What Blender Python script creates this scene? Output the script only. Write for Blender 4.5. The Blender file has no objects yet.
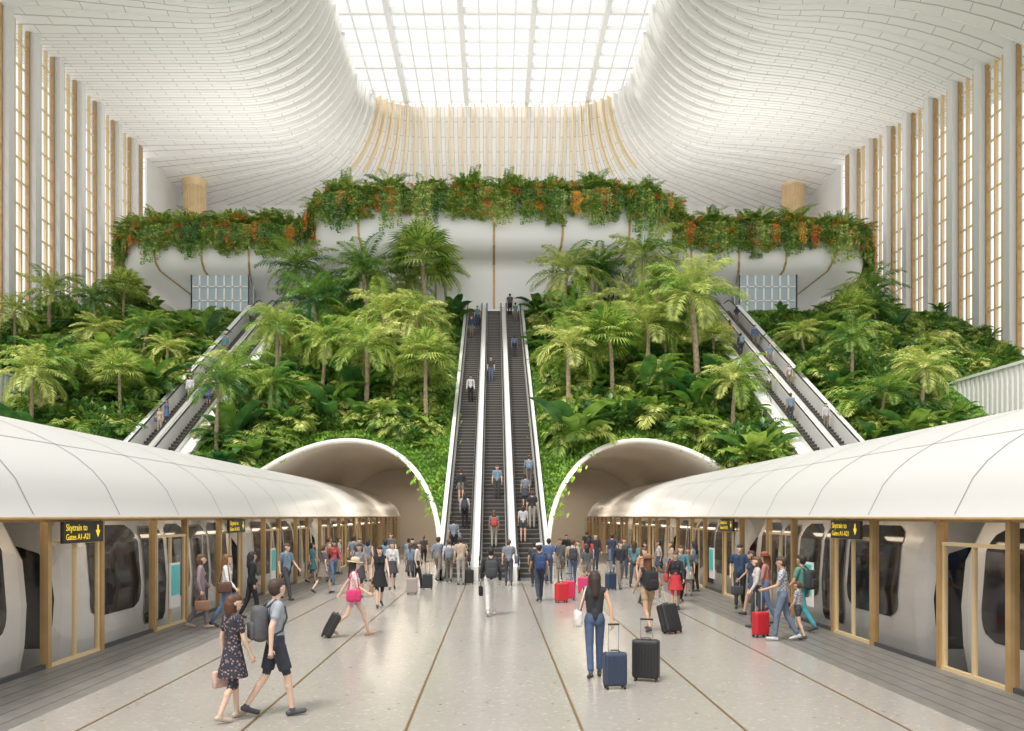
import bpy, math, random
import numpy as np
from math import sin, cos, pi, radians, sqrt, atan2
from mathutils import Vector, Matrix
random.seed(11)
SC = bpy.context.scene
COL = SC.collection

# ---------------------------------------------------------------- materials
MATS = {}
def mat(name, col=(.8,.8,.8), rough=.5, metal=0.0, kind=None, col2=None, scale=10., emit=0., coat=0.):
    if name in MATS: return MATS[name]
    m = bpy.data.materials.new(name); m.use_nodes = True
    nt = m.node_tree; b = nt.nodes['Principled BSDF']
    b.inputs['Base Color'].default_value = (*col, 1)
    b.inputs['Roughness'].default_value = rough
    b.inputs['Metallic'].default_value = metal
    if coat: b.inputs['Coat Weight'].default_value = coat
    if emit:
        b.inputs['Emission Color'].default_value = (*col, 1); b.inputs['Emission Strength'].default_value = emit
    N, L = nt.nodes, nt.links
    if kind:
        tc = N.new('ShaderNodeTexCoord')
        if kind == 'checker':
            t = N.new('ShaderNodeTexChecker'); t.inputs['Scale'].default_value = scale
            t.inputs['Color1'].default_value = (*col,1); t.inputs['Color2'].default_value = (*col2,1)
            L.new(tc.outputs['Object'], t.inputs['Vector']); L.new(t.outputs['Color'], b.inputs['Base Color'])
        else:
            t = N.new('ShaderNodeTexVoronoi' if kind in ('spots','speck') else 'ShaderNodeTexNoise')
            t.inputs['Scale'].default_value = scale
            L.new(tc.outputs['Object'], t.inputs['Vector'])
            r = N.new('ShaderNodeValToRGB')
            r.color_ramp.elements[0].color = (*(col2 or col),1); r.color_ramp.elements[1].color = (*col,1)
            if kind == 'spots':
                r.color_ramp.elements[0].position = .25; r.color_ramp.elements[1].position = .38
            elif kind == 'noise':
                r.color_ramp.elements[0].position = .35; r.color_ramp.elements[1].position = .65
            src = 'Distance' if kind in ('spots','speck') else 'Fac'
            L.new(t.outputs[src], r.inputs['Fac']); L.new(r.outputs['Color'], b.inputs['Base Color'])
    MATS[name] = m
    return m

def fabric(col, kind=None, col2=None, scale=10.):
    key = 'fabric_%02d_%02d_%02d_%s' % (int(col[0]*99), int(col[1]*99), int(col[2]*99), kind or 'plain')
    if kind: return mat(key, col, .85, kind=kind, col2=col2, scale=scale)
    return mat(key, col, .85, kind='noise', col2=tuple(c*.82 for c in col), scale=14)

white   = mat('white_painted_metal', (.82,.81,.79), .35)
canopyw = mat('canopy_shell_white', (.60,.595,.585), .36)
wallwh  = mat('white_plaster', (.82,.815,.80), .6, kind='noise', col2=(.79,.785,.77), scale=.6)
fin_m   = mat('white_fin', (.72,.72,.72), .5)
gold    = mat('warm_bronze', (.50,.33,.16), .38, .3, kind='noise', col2=(.43,.28,.12), scale=3)
goldl   = mat('pale_gold', (.74,.58,.34), .45, .2)
woodm   = mat('warm_timber', (.80,.62,.37), .5, kind='noise', col2=(.70,.52,.29), scale=1.2)
wood_glow   = mat('pale_timber_glow_rib', (.84,.69,.46), .5)  # timber tone with the warm skylight glow painted into it
black   = mat('black_rubber', (.02,.02,.022), .4)
dark    = mat('dark_grey', (.06,.062,.066), .45)
steel   = mat('brushed_steel', (.55,.56,.57), .3, .8)
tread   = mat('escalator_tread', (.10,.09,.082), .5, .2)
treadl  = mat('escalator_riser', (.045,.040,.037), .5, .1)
combm   = mat('step_edge', (.25,.225,.20), .4, .3)
soffit  = mat('ivory_vault', (.86,.79,.69), .4, kind='noise', col2=(.82,.75,.65), scale=.4)
darkgl  = mat('dark_tinted_glass', (.018,.019,.021), .08)
seam    = mat('seam_grey', (.30,.30,.30), .6)
teal    = mat('teal_panel', (.10,.55,.55), .3)
trackm  = mat('track_concrete', (.08,.078,.075), .8, kind='noise', col2=(.05,.05,.05), scale=2)
signblk = mat('sign_black', (.012,.012,.012), .4)
signyel = mat('sign_yellow', (.95,.68,.03), .5, emit=.5)
fillm   = mat('warm_fill_strip', (1,.82,.6), .5, emit=7)  # glow for the strips added under the canopies
brass   = mat('brass_joint', (.22,.14,.07), .35, .4)
trainw  = mat('train_white', (.90,.89,.87), .25)

def glass_mat(name, fac=.12, tint=(.96,.98,.98)):
    m = bpy.data.materials.new(name); m.use_nodes = True
    nt = m.node_tree; N, L = nt.nodes, nt.links
    N.remove(N['Principled BSDF'])
    t = N.new('ShaderNodeBsdfTransparent'); t.inputs[0].default_value = (*tint,1)
    g = N.new('ShaderNodeBsdfGlossy'); g.inputs['Roughness'].default_value = .03
    mx = N.new('ShaderNodeMixShader'); mx.inputs[0].default_value = fac
    L.new(t.outputs[0], mx.inputs[1]); L.new(g.outputs[0], mx.inputs[2])
    L.new(mx.outputs[0], N['Material Output'].inputs[0])
    return m
glass = glass_mat('clear_glass', .07, (.90,.89,.88))
winglass = glass_mat('window_glass', .06, (.85,.88,.90))
skyglass = glass_mat('skylight_glass', .03, (.78,.80,.81))

def leaf_mat(name, c1, c2, trans=.34):
    m = bpy.data.materials.new(name); m.use_nodes = True
    nt = m.node_tree; N, L = nt.nodes, nt.links
    b = N['Principled BSDF']; b.inputs['Roughness'].default_value = .40
    oi = N.new('ShaderNodeObjectInfo')
    mx = N.new('ShaderNodeMix'); mx.data_type = 'RGBA'
    mx.inputs[6].default_value = (*c1,1); mx.inputs[7].default_value = (*c2,1)
    L.new(oi.outputs['Random'], mx.inputs[0])
    tc = N.new('ShaderNodeTexCoord'); nz = N.new('ShaderNodeTexNoise'); nz.inputs['Scale'].default_value = 2.5
    L.new(tc.outputs['Object'], nz.inputs['Vector'])
    mu = N.new('ShaderNodeMix'); mu.data_type = 'RGBA'; mu.blend_type = 'MULTIPLY'; mu.inputs[0].default_value = 1
    rp = N.new('ShaderNodeValToRGB'); rp.color_ramp.elements[0].color = (.5,.58,.5,1); rp.color_ramp.elements[1].color = (1.4,1.3,1.1,1)
    rp.color_ramp.elements[0].position=.3; rp.color_ramp.elements[1].position=.7
    L.new(nz.outputs['Fac'], rp.inputs['Fac'])
    L.new(mx.outputs[2], mu.inputs[6]); L.new(rp.outputs['Color'], mu.inputs[7])
    L.new(mu.outputs[2], b.inputs['Base Color'])
    tr = N.new('ShaderNodeBsdfTranslucent'); L.new(mu.outputs[2], tr.inputs[0])
    ms = N.new('ShaderNodeMixShader'); ms.inputs[0].default_value = trans
    L.new(b.outputs[0], ms.inputs[1]); L.new(tr.outputs[0], ms.inputs[2])
    L.new(ms.outputs[0], N['Material Output'].inputs[0])
    return m
leafA = leaf_mat('leaf_mid_green', (.13,.29,.05), (.33,.47,.10))
leafB = leaf_mat('leaf_deep_green', (.04,.14,.045), (.12,.27,.07))
leafC = leaf_mat('leaf_lime_green', (.42,.54,.13), (.68,.72,.28))
leafR = leaf_mat('bougainvillea_red', (.82,.09,.04), (1.0,.48,.06))
grassm = leaf_mat('ground_cover_green', (.15,.33,.045), (.26,.48,.07))
barkm = mat('palm_bark', (.42,.34,.24), .9, kind='noise', col2=(.27,.20,.13), scale=6)

# ---------------------------------------------------------------- mesh builder
class MB:
    def __init__(s): s.v=[]; s.f=[]; s.m=[]; s.mats=[]; s.uv={}
    def mi(s, m):
        if m not in s.mats: s.mats.append(m)
        return s.mats.index(m)
    def face(s, pts, m):
        b=len(s.v); s.v += [tuple(p) for p in pts]; s.f.append(tuple(range(b,b+len(pts)))); s.m.append(s.mi(m))
    def add(s, vs, fs, m, M=None):
        b=len(s.v); k=s.mi(m)
        s.v += [tuple(M@Vector(p)) if M is not None else tuple(p) for p in vs]
        for f in fs: s.f.append(tuple(b+i for i in f)); s.m.append(k)
    def box(s, lo, hi, m, M=None):
        x0,y0,z0=lo; x1,y1,z1=hi
        s.add([(x0,y0,z0),(x1,y0,z0),(x1,y1,z0),(x0,y1,z0),(x0,y0,z1),(x1,y0,z1),(x1,y1,z1),(x0,y1,z1)],
              [(0,3,2,1),(4,5,6,7),(0,1,5,4),(1,2,6,5),(2,3,7,6),(3,0,4,7)], m, M)
    def rbox(s, c, size, bev, m, M=None, seg=2):
        import bmesh
        bm=bmesh.new(); bmesh.ops.create_cube(bm,size=1)
        for v in bm.verts: v.co=Vector((v.co.x*size[0]+c[0], v.co.y*size[1]+c[1], v.co.z*size[2]+c[2]))
        bmesh.ops.bevel(bm, geom=list(bm.edges), offset=bev, segments=seg, profile=.5, affect='EDGES')
        bm.verts.index_update()
        s.add([v.co.copy() for v in bm.verts], [[v.index for v in f.verts] for f in bm.faces], m, M); bm.free()
    def tube(s, pts, rads, m, n=8, M=None, cap=True):
        pts=[Vector(p) for p in pts]; vs=[]; fs=[]
        for i,p in enumerate(pts):
            a = pts[min(i+1,len(pts)-1)]-pts[max(i-1,0)]
            if a.length<1e-9: a=Vector((0,0,1))
            a.normalize()
            h = Vector((0,0,1)) if abs(a.z)<.9 else Vector((1,0,0))
            u=a.cross(h).normalized(); w=a.cross(u)
            r = rads[i] if hasattr(rads,'__len__') else rads
            for k in range(n):
                t=2*pi*k/n; vs.append(p+(u*cos(t)+w*sin(t))*r)
        for i in range(len(pts)-1):
            for k in range(n):
                k2=(k+1)%n
                fs.append((i*n+k,i*n+k2,(i+1)*n+k2,(i+1)*n+k))
        if cap:
            fs.append(tuple(range(n))[::-1]); fs.append(tuple((len(pts)-1)*n+k for k in range(n)))
        s.add(vs,fs,m,M)
    def grid(s, rows, m, close=False):
        n=len(rows[0]); vs=[p for r in rows for p in r]; fs=[]
        for i in range(len(rows)-1):
            for j in range(n-1 if not close else n):
                j2=(j+1)%n; fs.append((i*n+j,i*n+j2,(i+1)*n+j2,(i+1)*n+j))
        s.add(vs,fs,m)
    def mesh(s, name, smooth=False):
        me=bpy.data.meshes.new(name); me.from_pydata(s.v,[],s.f)
        for m in s.mats: me.materials.append(m)
        me.polygons.foreach_set('material_index', s.m)
        if smooth: me.polygons.foreach_set('use_smooth',[True]*len(s.f))
        me.update(); return me
    def obj(s, name, smooth=False, parent=None, loc=None, link=True):
        o=bpy.data.objects.new(name, s.mesh(name,smooth))
        if link: COL.objects.link(o)
        if parent: o.parent=parent
        if loc: o.location=loc
        return o
def empty(name, loc=(0,0,0)):
    e=bpy.data.objects.new(name,None); e.location=loc; COL.objects.link(e); return e

T30=.57735; D0=34.4; ZT=19.7; DT=68.5

# ================================================================= PEOPLE
def capsule_geo(p0,p1,r0,r1,n=12,flat=False,ell=1.0):
    a=p1-p0; L=a.length
    if L<1e-6: a=Vector((0,0,1)); L=1e-6
    a=a.normalized()
    if flat or abs(a.z)>.95: h=Vector((0,1,0))
    else: h=Vector((0,0,1))
    u=a.cross(h).normalized(); w=a.cross(u)
    prof=[]
    if flat: prof=[(0,r0),(L,r1)]; e0=0; e1=L
    else:
        for k in range(1,4):
            t=-pi/2+k/3*pi/2; prof.append((r0*sin(t),r0*cos(t)))
        for k in range(0,3):
            t=k/3*pi/2; prof.append((L+r1*sin(t),r1*cos(t)))
        e0=-r0; e1=L+r1
    vs=[];fs=[]
    for (z,r) in prof:
        for k in range(n):
            t=2*pi*k/n; vs.append(p0+a*z+u*(cos(t)*r)+w*(sin(t)*r*ell))
    m=len(prof); vs.append(p0+a*e0); vs.append(p0+a*e1)
    for i in range(m-1):
        for k in range(n):
            k2=(k+1)%n; fs.append((i*n+k,i*n+k2,(i+1)*n+k2,(i+1)*n+k))
    for k in range(n):
        k2=(k+1)%n
        fs.append((m*n,k2,k)); fs.append((m*n+1,(m-1)*n+k,(m-1)*n+k2))
    return vs,fs

SKINS=[(.62,.40,.28),(.50,.30,.20),(.66,.45,.34),(.36,.20,.12)]
def person(name, x, d, heading=0, H=1.72, sex='m', top=(.3,.3,.3), sleeve=.55, bottom='pants', bcol=(.1,.12,.2),
           hair='short', hcol=(.03,.02,.015), skin=0, stride=.6, ph=1, arms=None, extra=(), z=0., vox=.014, shoe=(.05,.05,.05),
           topmat=None, botmat=None, headturn=0, lean=0):
    V3=Vector; sk=.93 if sex=='f' else 1.0
    prims=[]
    def P(a,b,r0,r1,tag,flat=False,ell=1.0): prims.append((V3(a),V3(b),r0,r1,tag,flat,ell))
    hipw=.088; shw=.185*sk
    legs={}
    for sd in (-1,1):
        fr = (sd==ph)
        a = radians(27*stride) if fr else radians(-21*stride)
        k = radians(6+6*stride) if fr else radians(3+27*stride)
        hip=V3((sd*hipw,0,.92)); kn=hip+V3((sd*.005,sin(a),-cos(a)))*.43
        an=kn+V3((0,sin(a-k),-cos(a-k)))*.42
        pitch = radians(10*stride) if fr else radians(-32*stride)
        fd=V3((sd*.12,cos(pitch),sin(pitch))).normalized()
        legs[sd]=(hip,kn,an,fd)
    zmin=min(min((l[2]+V3((0,0,-.055))-l[3]*.04).z,(l[2]+V3((0,0,-.05))+l[3]*.15).z) for l in legs.values())-.035
    off=V3((0,0,-zmin))
    for sd,(hip,kn,an,fd) in legs.items():
        hip=hip+off;kn=kn+off;an=an+off
        P(hip,kn,.082*sk,.052,'skin'); P(kn,an,.05,.034,'skin'); P(kn.lerp(an,.3)+V3((0,-.012,0)),kn.lerp(an,.45),.048,.042,'skin')
        P(an+V3((0,0,-.05))-fd*.045,an+V3((0,0,-.055))+fd*.15,.037,.034,'shoe')
        P(an,an+V3((0,0,-.04)),.036,.04,'shoe')
        if bottom=='pants':
            P(hip,kn,.092*sk,.064,'bot'); P(kn,kn.lerp(an,.93),.064,.052,'bot',True); P(kn,kn,.062,.062,'bot')
        elif bottom=='shorts':
            P(hip,hip.lerp(kn,.80 if sex=='m' else .45),.098*sk,.085*sk,'bot',True)
    pz=.93+off.z
    ln=V3((0,lean,0))
    for sd in (-1,1):
        P((sd*.055,0,pz+.04),(sd*.06,0,pz-.02),.105,.105,'bot' if bottom!='dress' else 'top')
        P(ln+V3((sd*.075*sk,0,pz+.43)),(sd*.05*sk,.005,pz+.12),.098*sk,.092*sk,'top')
        if sex=='f': P(ln+V3((sd*.06,.07,pz+.34)),ln+V3((sd*.06,.065,pz+.34)),.055,.05,'top')
    sh=V3((0,0,pz+.475))+ln
    P(sh+V3((-shw+.03,0,0)),sh+V3((shw-.03,0,0)),.062,.062,'top')
    P((0,0,pz+.05),(0,0,pz+.11),.12*sk,.115*sk,'top')
    if bottom in('skirt','dress'):
        tg='bot' if bottom=='skirt' else 'top'
        P((0,0,pz+.12),(0,0,pz-.34),.125,.225+.03*stride,tg,True,.85)
    nk=sh+V3((0,0,.03)); hd=nk+V3((0,.025,.155))
    P(nk,hd,.052*sk,.05*sk,'skin')
    R=Matrix.Rotation(radians(headturn),3,'Z')
    def h(px,py,pz_): return hd+R@V3((px,py,pz_))
    P(h(0,-.008,.035),h(0,.02,.03),.088,.082,'skin'); P(h(0,.035,-.04),h(0,.03,.0),.058,.068,'skin')
    P(h(0,.10,.0),h(0,.112,-.012),.010,.013,'skin')
    for sd in(-1,1): P(h(sd*.083,-.002,.0),h(sd*.086,-.006,.02),.013,.016,'skin')
    P(h(0,-.028,.052),h(0,.028,.072),.094,.075,'hair')
    P(h(0,-.045,.0),h(0,-.045,.04),.078,.085,'hair')
    if hair=='long':
        P(h(0,-.06,0),h(0,-.085,-.24),.085,.07,'hair'); 
        for sd in(-1,1): P(h(sd*.07,-.01,.03),h(sd*.075,-.03,-.15),.035,.03,'hair')
    elif hair=='pony': P(h(0,-.12,.04),h(0,-.15,-.16),.035,.028,'hair')
    elif hair=='bun': P(h(0,-.10,.10),h(0,-.11,.11),.045,.045,'hair')
    elif hair=='bob':
        P(h(0,-.05,0),h(0,-.05,-.08),.095,.085,'hair')
    arms=arms or {}
    hands=[]
    for sd in(-1,1):
        sw,be,ab=arms.get(sd,(-22*stride*ph*sd, 18+14*stride, 9))
        s0=sh+V3((sd*shw,0,-.005))
        a=radians(sw); b=radians(ab)
        el=s0+V3((sd*sin(b),sin(a)*cos(b),-cos(a)*cos(b)))*.285
        a2=radians(sw+be)
        wr=el+V3((sd*sin(b)*.25,sin(a2),-cos(a2))).normalized()*.25
        P(s0,el,.048*sk,.037*sk,'skin'); P(el,wr,.038*sk,.025*sk,'skin')
        if sleeve>0:
            if sleeve<=.6: P(s0,s0.lerp(el,sleeve/.6*.62),.059*sk,.056*sk,'top',True); P(s0,s0,.06*sk,.06*sk,'top')
            else:
                P(s0,el,.058*sk,.048*sk,'top'); P(el,el.lerp(wr,.92 if sleeve>=1 else .4),.047*sk,.037*sk,'top',True)
        f=(wr-el).normalized()
        pm=wr+f*.045
        P(wr,pm+f*.03,.026,.029,'skin')
        hands.append((sd,wr,f))
    vs=[];fs=[]
    for (a,b,r0,r1,tg,fl,el) in prims:
        v,f=capsule_geo(a,b,r0,r1,12,fl,el); o=len(vs); vs+=v; fs+=[tuple(o+i for i in q) for q in f]
    me=bpy.data.meshes.new('tmp'); me.from_pydata(vs,[],fs); me.update()
    ob=bpy.data.objects.new('tmp',me); COL.objects.link(ob)
    md=ob.modifiers.new('r','REMESH'); md.mode='VOXEL'; md.voxel_size=vox
    sm=ob.modifiers.new('s','SMOOTH'); sm.factor=.5; sm.iterations=2
    dg=bpy.context.evaluated_depsgraph_get(); ev=ob.evaluated_get(dg)
    m2=bpy.data.meshes.new_from_object(ev)
    bpy.data.objects.remove(ob); bpy.data.meshes.remove(me)
    nv=len(m2.vertices); co=np.empty(nv*3); m2.vertices.foreach_get('co',co); co=co.reshape(-1,3)
    npoly=len(m2.polygons); fc=np.empty(npoly*3); m2.polygons.foreach_get('center',fc); fc=fc.reshape(-1,3)
    best=np.full(npoly,1e9); tag=np.zeros(npoly,int)
    tags=['skin','top','bot','hair','shoe']
    for (a,b,r0,r1,tg,fl,el) in prims:
        A=np.array(a);D=np.array(b)-A; q=float(D@D)
        t=np.clip(((fc-A)@D)/q,0,1) if q>1e-9 else np.zeros(npoly)
        dd=fc-(A+t[:,None]*D)
        dist=np.linalg.norm(dd,axis=1)-(r0+(r1-r0)*t)
        if fl and el!=1.0: dist=np.where((t>.02)&(t<.98),np.minimum(dist,0)-.0,dist+0.02)
        if tg=='hair': dist=dist-.002
        k=dist<best; best[k]=dist[k]; tag[k]=tags.index(tg)
    loops=np.empty(len(m2.loops),int); m2.loops.foreach_get('vertex_index',loops)
    st=np.empty(npoly,int); m2.polygons.foreach_get('loop_start',st); tot=np.empty(npoly,int); m2.polygons.foreach_get('loop_total',tot)
    mb=MB()
    skm=mat('skin_tone_%d'%skin,SKINS[skin],.5)
    ms=[skm, topmat or fabric(top), botmat or fabric(bcol), mat('hair_%d_%d'%(hcol[0]*99,hcol[1]*99),hcol,.6), mat('shoe_%d_%d'%(shoe[0]*99,shoe[2]*99),shoe,.5)]
    for m in ms: mb.mi(m)
    idx=[mb.mats.index(m) for m in ms]
    mb.v=[tuple(c) for c in co]; mb.f=[tuple(loops[s:s+t]) for s,t in zip(st,tot)]; mb.m=[idx[t] for t in tag]
    bpy.data.meshes.remove(m2)
    for sd,wr,f in hands:
        inn=V3((-sd,0,0)); inn=(inn-f*inn.dot(f)).normalized(); w=f.cross(inn).normalized()
        if w.y<0: w=-w
        for i,(o,l) in enumerate([(.028,.9),(.010,1.0),(-.009,.94),(-.026,.75)]):
            r0=wr+f*.072+w*o; p1=r0+(f*.95+inn*.3)*.034*l; p2=p1+(f*.7+inn*.7)*.026*l; p3=p2+(f*.2+inn*.95)*.02*l
            mb.tube([r0,p1,p2,p3],[.0105,.0095,.0085,.006],skm,6)
        r0=wr+f*.03+w*.018; p1=r0+(f*.6+w*.75+inn*.2)*.036; p2=p1+(f*.85+w*.25+inn*.4)*.03
        mb.tube([r0,p1,p2],[.013,.011,.008],skm,6)
    if vox<.02:
        ew=mat('eye_dark',(.02,.015,.012),.3); lip=mat('lip',(.45,.16,.13),.5)
        for sd in(-1,1):
            v,f=capsule_geo(h(sd*.032,.089,.012),h(sd*.040,.086,.012),.008,.007,6); mb.add(v,f,ew)
        v,f=capsule_geo(h(-.018,.087,-.045),h(.018,.087,-.045),.006,.006,6); mb.add(v,f,lip)
    s=H/1.74
    o=mb.obj(name,True); o.scale=(s,s,s); o.rotation_euler=(0,0,-radians(heading)); o.location=(x,d,z)
    for e in extra:
        k=e[0]; c=e[1] if len(e)>1 else (.05,.05,.05)
        cm=fabric(c); q=MB()
        bk=sh+V3((0,-.10,-.02))
        if k=='backpack':
            q.rbox(bk+V3((0,-.10,-.21)),(.30,.18,.44),.06,cm); q.rbox(bk+V3((0,-.20,-.29)),(.22,.07,.22),.03,cm)
            for sd in(-1,1):
                q.tube([bk+V3((sd*.09,-.04,-.02)),sh+V3((sd*.10,-.02,.068)),sh+V3((sd*.11,.09,-.03)),sh+V3((sd*.12,.115,-.16)),sh+V3((sd*.14,.05,-.32)),bk+V3((sd*.12,-.02,-.38))],.016,dark,6)
            q.obj('backpack',True,o)
        elif k=='bag':
            sd=e[2] if len(e)>2 else 1
            c0=V3((sd*(shw+.10),.0,pz+.02))
            q.rbox(c0,(.12,.32,.26),.04,cm)
            q.tube([c0+V3((0,-.12,.11)),sh+V3((sd*(shw-.02),-.05,.05)),sh+V3((sd*(shw-.05),0,.068)),sh+V3((sd*(shw-.02),.05,.05)),c0+V3((0,.12,.11))],.012,cm,6)
            q.obj('shoulder_bag',True,o)
        elif k=='handbag':
            sd=e[2]; wr,f=[(w_,f_) for s_,w_,f_ in hands if s_==sd][0]; g=wr+f*.085
            c0=V3((g.x,g.y,g.z-.26)); q.rbox(c0,(.10,.32,.24),.025,cm)
            q.tube([c0+V3((0,-.09,.11)),c0+V3((0,-.06,.22)),g,c0+V3((0,.06,.22)),c0+V3((0,.09,.11))],.010,cm,6)
            q.obj('handbag',True,o)
        elif k=='hat':
            M=Matrix.Translation(h(0,0,.075))@Matrix.Rotation(radians(-6),4,'X')
            q.tube([(0,0,-.006),(0,0,.006)],[.185,.18],cm,24,M); q.tube([(0,0,0),(0,0,.07),(0,0,.10),(0,0,.112)],[.105,.10,.08,.03],cm,20,M)
            q.obj('sun_hat',True,o)
        elif k=='cap':
            M=Matrix.Translation(h(0,0,.07)); q.tube([(0,0,0),(0,0,.05),(0,0,.08),(0,0,.09)],[.108,.10,.07,.02],cm,18,M); q.rbox(h(0,.12,.075),(.15,.11,.014),.005,cm)
            q.obj('cap',True,o)
    return o

def suitcase(x,d,col=(.02,.025,.05),h=.6,rot=0,tilt=0,z=0.,handle=.42):
    q=MB(); m=mat('suitcase_%d_%d_%d'%(col[0]*99,col[1]*99,col[2]*99),col,.35)
    w=h*.70; t=h*.40
    q.rbox((0,0,.05+h/2),(w,t,h),.045,m,seg=3)
    for i in range(-3,4):
        q.rbox((i*w*.115,0,.05+h/2),(.012,t+.012,h*.82),.004,m,seg=1)
    q.rbox((0,0,.05+h/2),(.008+w*1.005,.012,h*.97),.004,dark,seg=1)
    for sx in(-1,1):
        for sy in(-1,1): q.tube([(sx*w*.38-.012,sy*t*.34,.028),(sx*w*.38+.012,sy*t*.34,.028)],.028,black,10)
        q.tube([(sx*w*.22,t*.36,h),(sx*w*.22,t*.36,h+.05+handle)],.009,steel,6)
    q.rbox((0,t*.36,h+.06+handle),(w*.5,.03,.03),.01,black)
    q.tube([(-.07,0,h+.05),(-.06,0,h+.08),(.06,0,h+.08),(.07,0,h+.05)],.011,black,6)
    o=q.obj('rolling_suitcase',False); o.location=(x,d,z); o.rotation_euler=(radians(tilt),0,radians(rot)); return o

floral=mat('floral_dress_fabric',(.03,.03,.045),.85,kind='spots',col2=(.30,.20,.19),scale=24)
plaid=mat('plaid_shirt_fabric',(.55,.56,.58),.85,kind='checker',col2=(.16,.18,.24),scale=26)
pinkp=mat('pink_print_fabric',(.78,.62,.62),.85,kind='spots',col2=(.6,.2,.3),scale=18)
JEAN=(.11,.16,.27); BLK=(.015,.015,.018); WH=(.75,.75,.75); BRN=(.10,.05,.025); NAVY=(.02,.035,.09)
W='walking_woman'; Mn='walking_man'
person(W,-3.33,10.45,42,1.60,'f',sleeve=.55,bottom='dress',topmat=floral,hair='bob',hcol=(.09,.04,.02),skin=2,stride=.45,ph=-1,shoe=(.5,.4,.32),extra=[('handbag',(.62,.42,.36),-1)],vox=.011,arms={-1:(-6,12,12),1:(10,14,8)},headturn=-18)
person(Mn,-2.84,10.66,62,1.80,'m',(.33,.36,.40),.55,'shorts',(.035,.038,.055),hcol=(.05,.03,.02),skin=2,stride=.65,ph=1,shoe=(.06,.06,.07),extra=[('backpack',(.10,.10,.11))],vox=.011,arms={-1:(8,12,10),1:(-22,20,10)},headturn=22)
person(W,1.62,13.2,0,1.72,'f',(.03,.03,.035),0,'pants',(.07,.11,.20),hair='long',hcol=(.035,.02,.015),skin=1,stride=.42,ph=1,extra=[('bag',(.72,.70,.66),-1)],vox=.011,arms={1:(-26,8,14),-1:(12,30,10)},shoe=(.03,.03,.03))
suitcase(1.82,12.35,(.03,.045,.085),.50,8,0,handle=.40)
suitcase(2.40,12.95,(.018,.018,.02),.60,-18,0,handle=.30)
person(W,-3.02,17.7,82,1.72,'f',sleeve=.4,topmat=pinkp,bottom='shorts',bcol=(.55,.38,.40),hair='long',hcol=(.03,.02,.02),skin=2,stride=1.0,ph=-1,extra=[('hat',(.62,.52,.36)),('bag',(.62,.04,.16),1)],shoe=(.5,.3,.2),arms={-1:(-38,6,12),1:(18,40,8)})
suitcase(-3.62,17.55,(.02,.02,.022),.52,-80,-28,handle=.5)
person(W,-3.25,23.3,165,1.76,'f',BLK,0,'skirt',BLK,hair='long',hcol=(.03,.02,.015),skin=2,stride=.7,extra=[('handbag',(.35,.2,.12),1)])
suitcase(-2.72,27.2,(.35,.30,.28),.5,0)
person(Mn,-.08,21.4,-4,1.80,'m',(.035,.037,.042),1,'pants',(.60,.60,.58),skin=2,stride=.5,hcol=BLK,extra=[('backpack',(.05,.055,.06)),('handbag',BLK,-1)],shoe=(.5,.5,.5))
person(Mn,1.38,25.0,-8,1.78,'m',(.04,.05,.09),.55,'pants',(.04,.05,.08),skin=1,stride=.7,extra=[('backpack',(.03,.06,.16)),('cap',(.7,.7,.68))])
suitcase(2.02,24.6,(.55,.03,.04),.55,25,0); suitcase(2.32,25.4,(.60,.03,.10),.55,-10,0,handle=.2)
person(W,3.45,18.4,-15,1.72,'f',(.025,.025,.03),0,'shorts',(.42,.30,.18),hair='long',hcol=(.12,.05,.02),skin=1,stride=.6,extra=[('hat',(.30,.17,.09)),('backpack',(.02,.02,.022))],arms={1:(-20,20,14)})
suitcase(3.95,18.1,(.02,.02,.022),.62,30,-20,handle=.45)
person(W,5.0,22.6,190,1.62,'f',(.03,.025,.03),1,'skirt',(.5,.04,.05),hair='bun',hcol=BRN,skin=1,stride=.4,extra=[('bag',(.45,.05,.05),1)])
person(W,4.3,23.6,150,1.70,'f',(.55,.30,.20),.55,'pants',(.07,.08,.09),hair='long',hcol=BRN,skin=2,stride=.5)
person(Mn,6.95,23.2,195,1.80,'m',(.03,.06,.12),.55,'pants',(.03,.035,.05),skin=2,stride=.5)
person(Mn,6.02,17.1,-70,1.76,'m',sleeve=.55,topmat=plaid,bottom='pants',bcol=(.14,.18,.26),skin=1,stride=.55,hcol=(.05,.03,.02),ph=-1,arms={-1:(22,50,10),1:(-20,14,12)},shoe=(.5,.5,.5))
person('walking_child',6.42,17.3,-50,1.22,'f',(.25,.24,.26),.55,'shorts',(.06,.06,.08),hair='pony',hcol=BRN,skin=2,stride=.4,topmat=plaid)
suitcase(5.72,17.6,(.50,.02,.03),.5,20,0)
person(Mn,6.95,18.5,-40,1.74,'m',(.12,.30,.24),.55,'pants',(.05,.30,.34),skin=1,stride=.7,extra=[('backpack',(.04,.045,.05))])
person(W,6.6,19.9,-60,1.70,'f',(.50,.22,.20),1,'pants',JEAN,hair='long',hcol=(.13,.05,.02),skin=2,stride=.5,extra=[('hat',(.30,.10,.06))])
person(W,6.1,19.0,-80,1.66,'f',(.55,.50,.50),1,'pants',(.05,.05,.06),hair='bob',hcol=BRN,skin=2,stride=.4)
person(W,-6.8,19.0,70,1.72,'f',(.32,.25,.28),1,'pants',(.22,.18,.20),hair='bob',hcol=BRN,skin=2,stride=.5,extra=[('handbag',(.30,.16,.10),1)],shoe=(.4,.3,.25))
person(W,-6.28,19.25,80,1.72,'f',(.78,.78,.78),1,'pants',JEAN,hair='long',hcol=(.16,.08,.03),skin=2,stride=.6,ph=-1,extra=[('bag',(.12,.06,.04),1)])
person(W,-6.15,20.8,60,1.70,'f',BLK,1,'pants',BLK,hair='long',hcol=BLK,skin=1,stride=.5)
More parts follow.
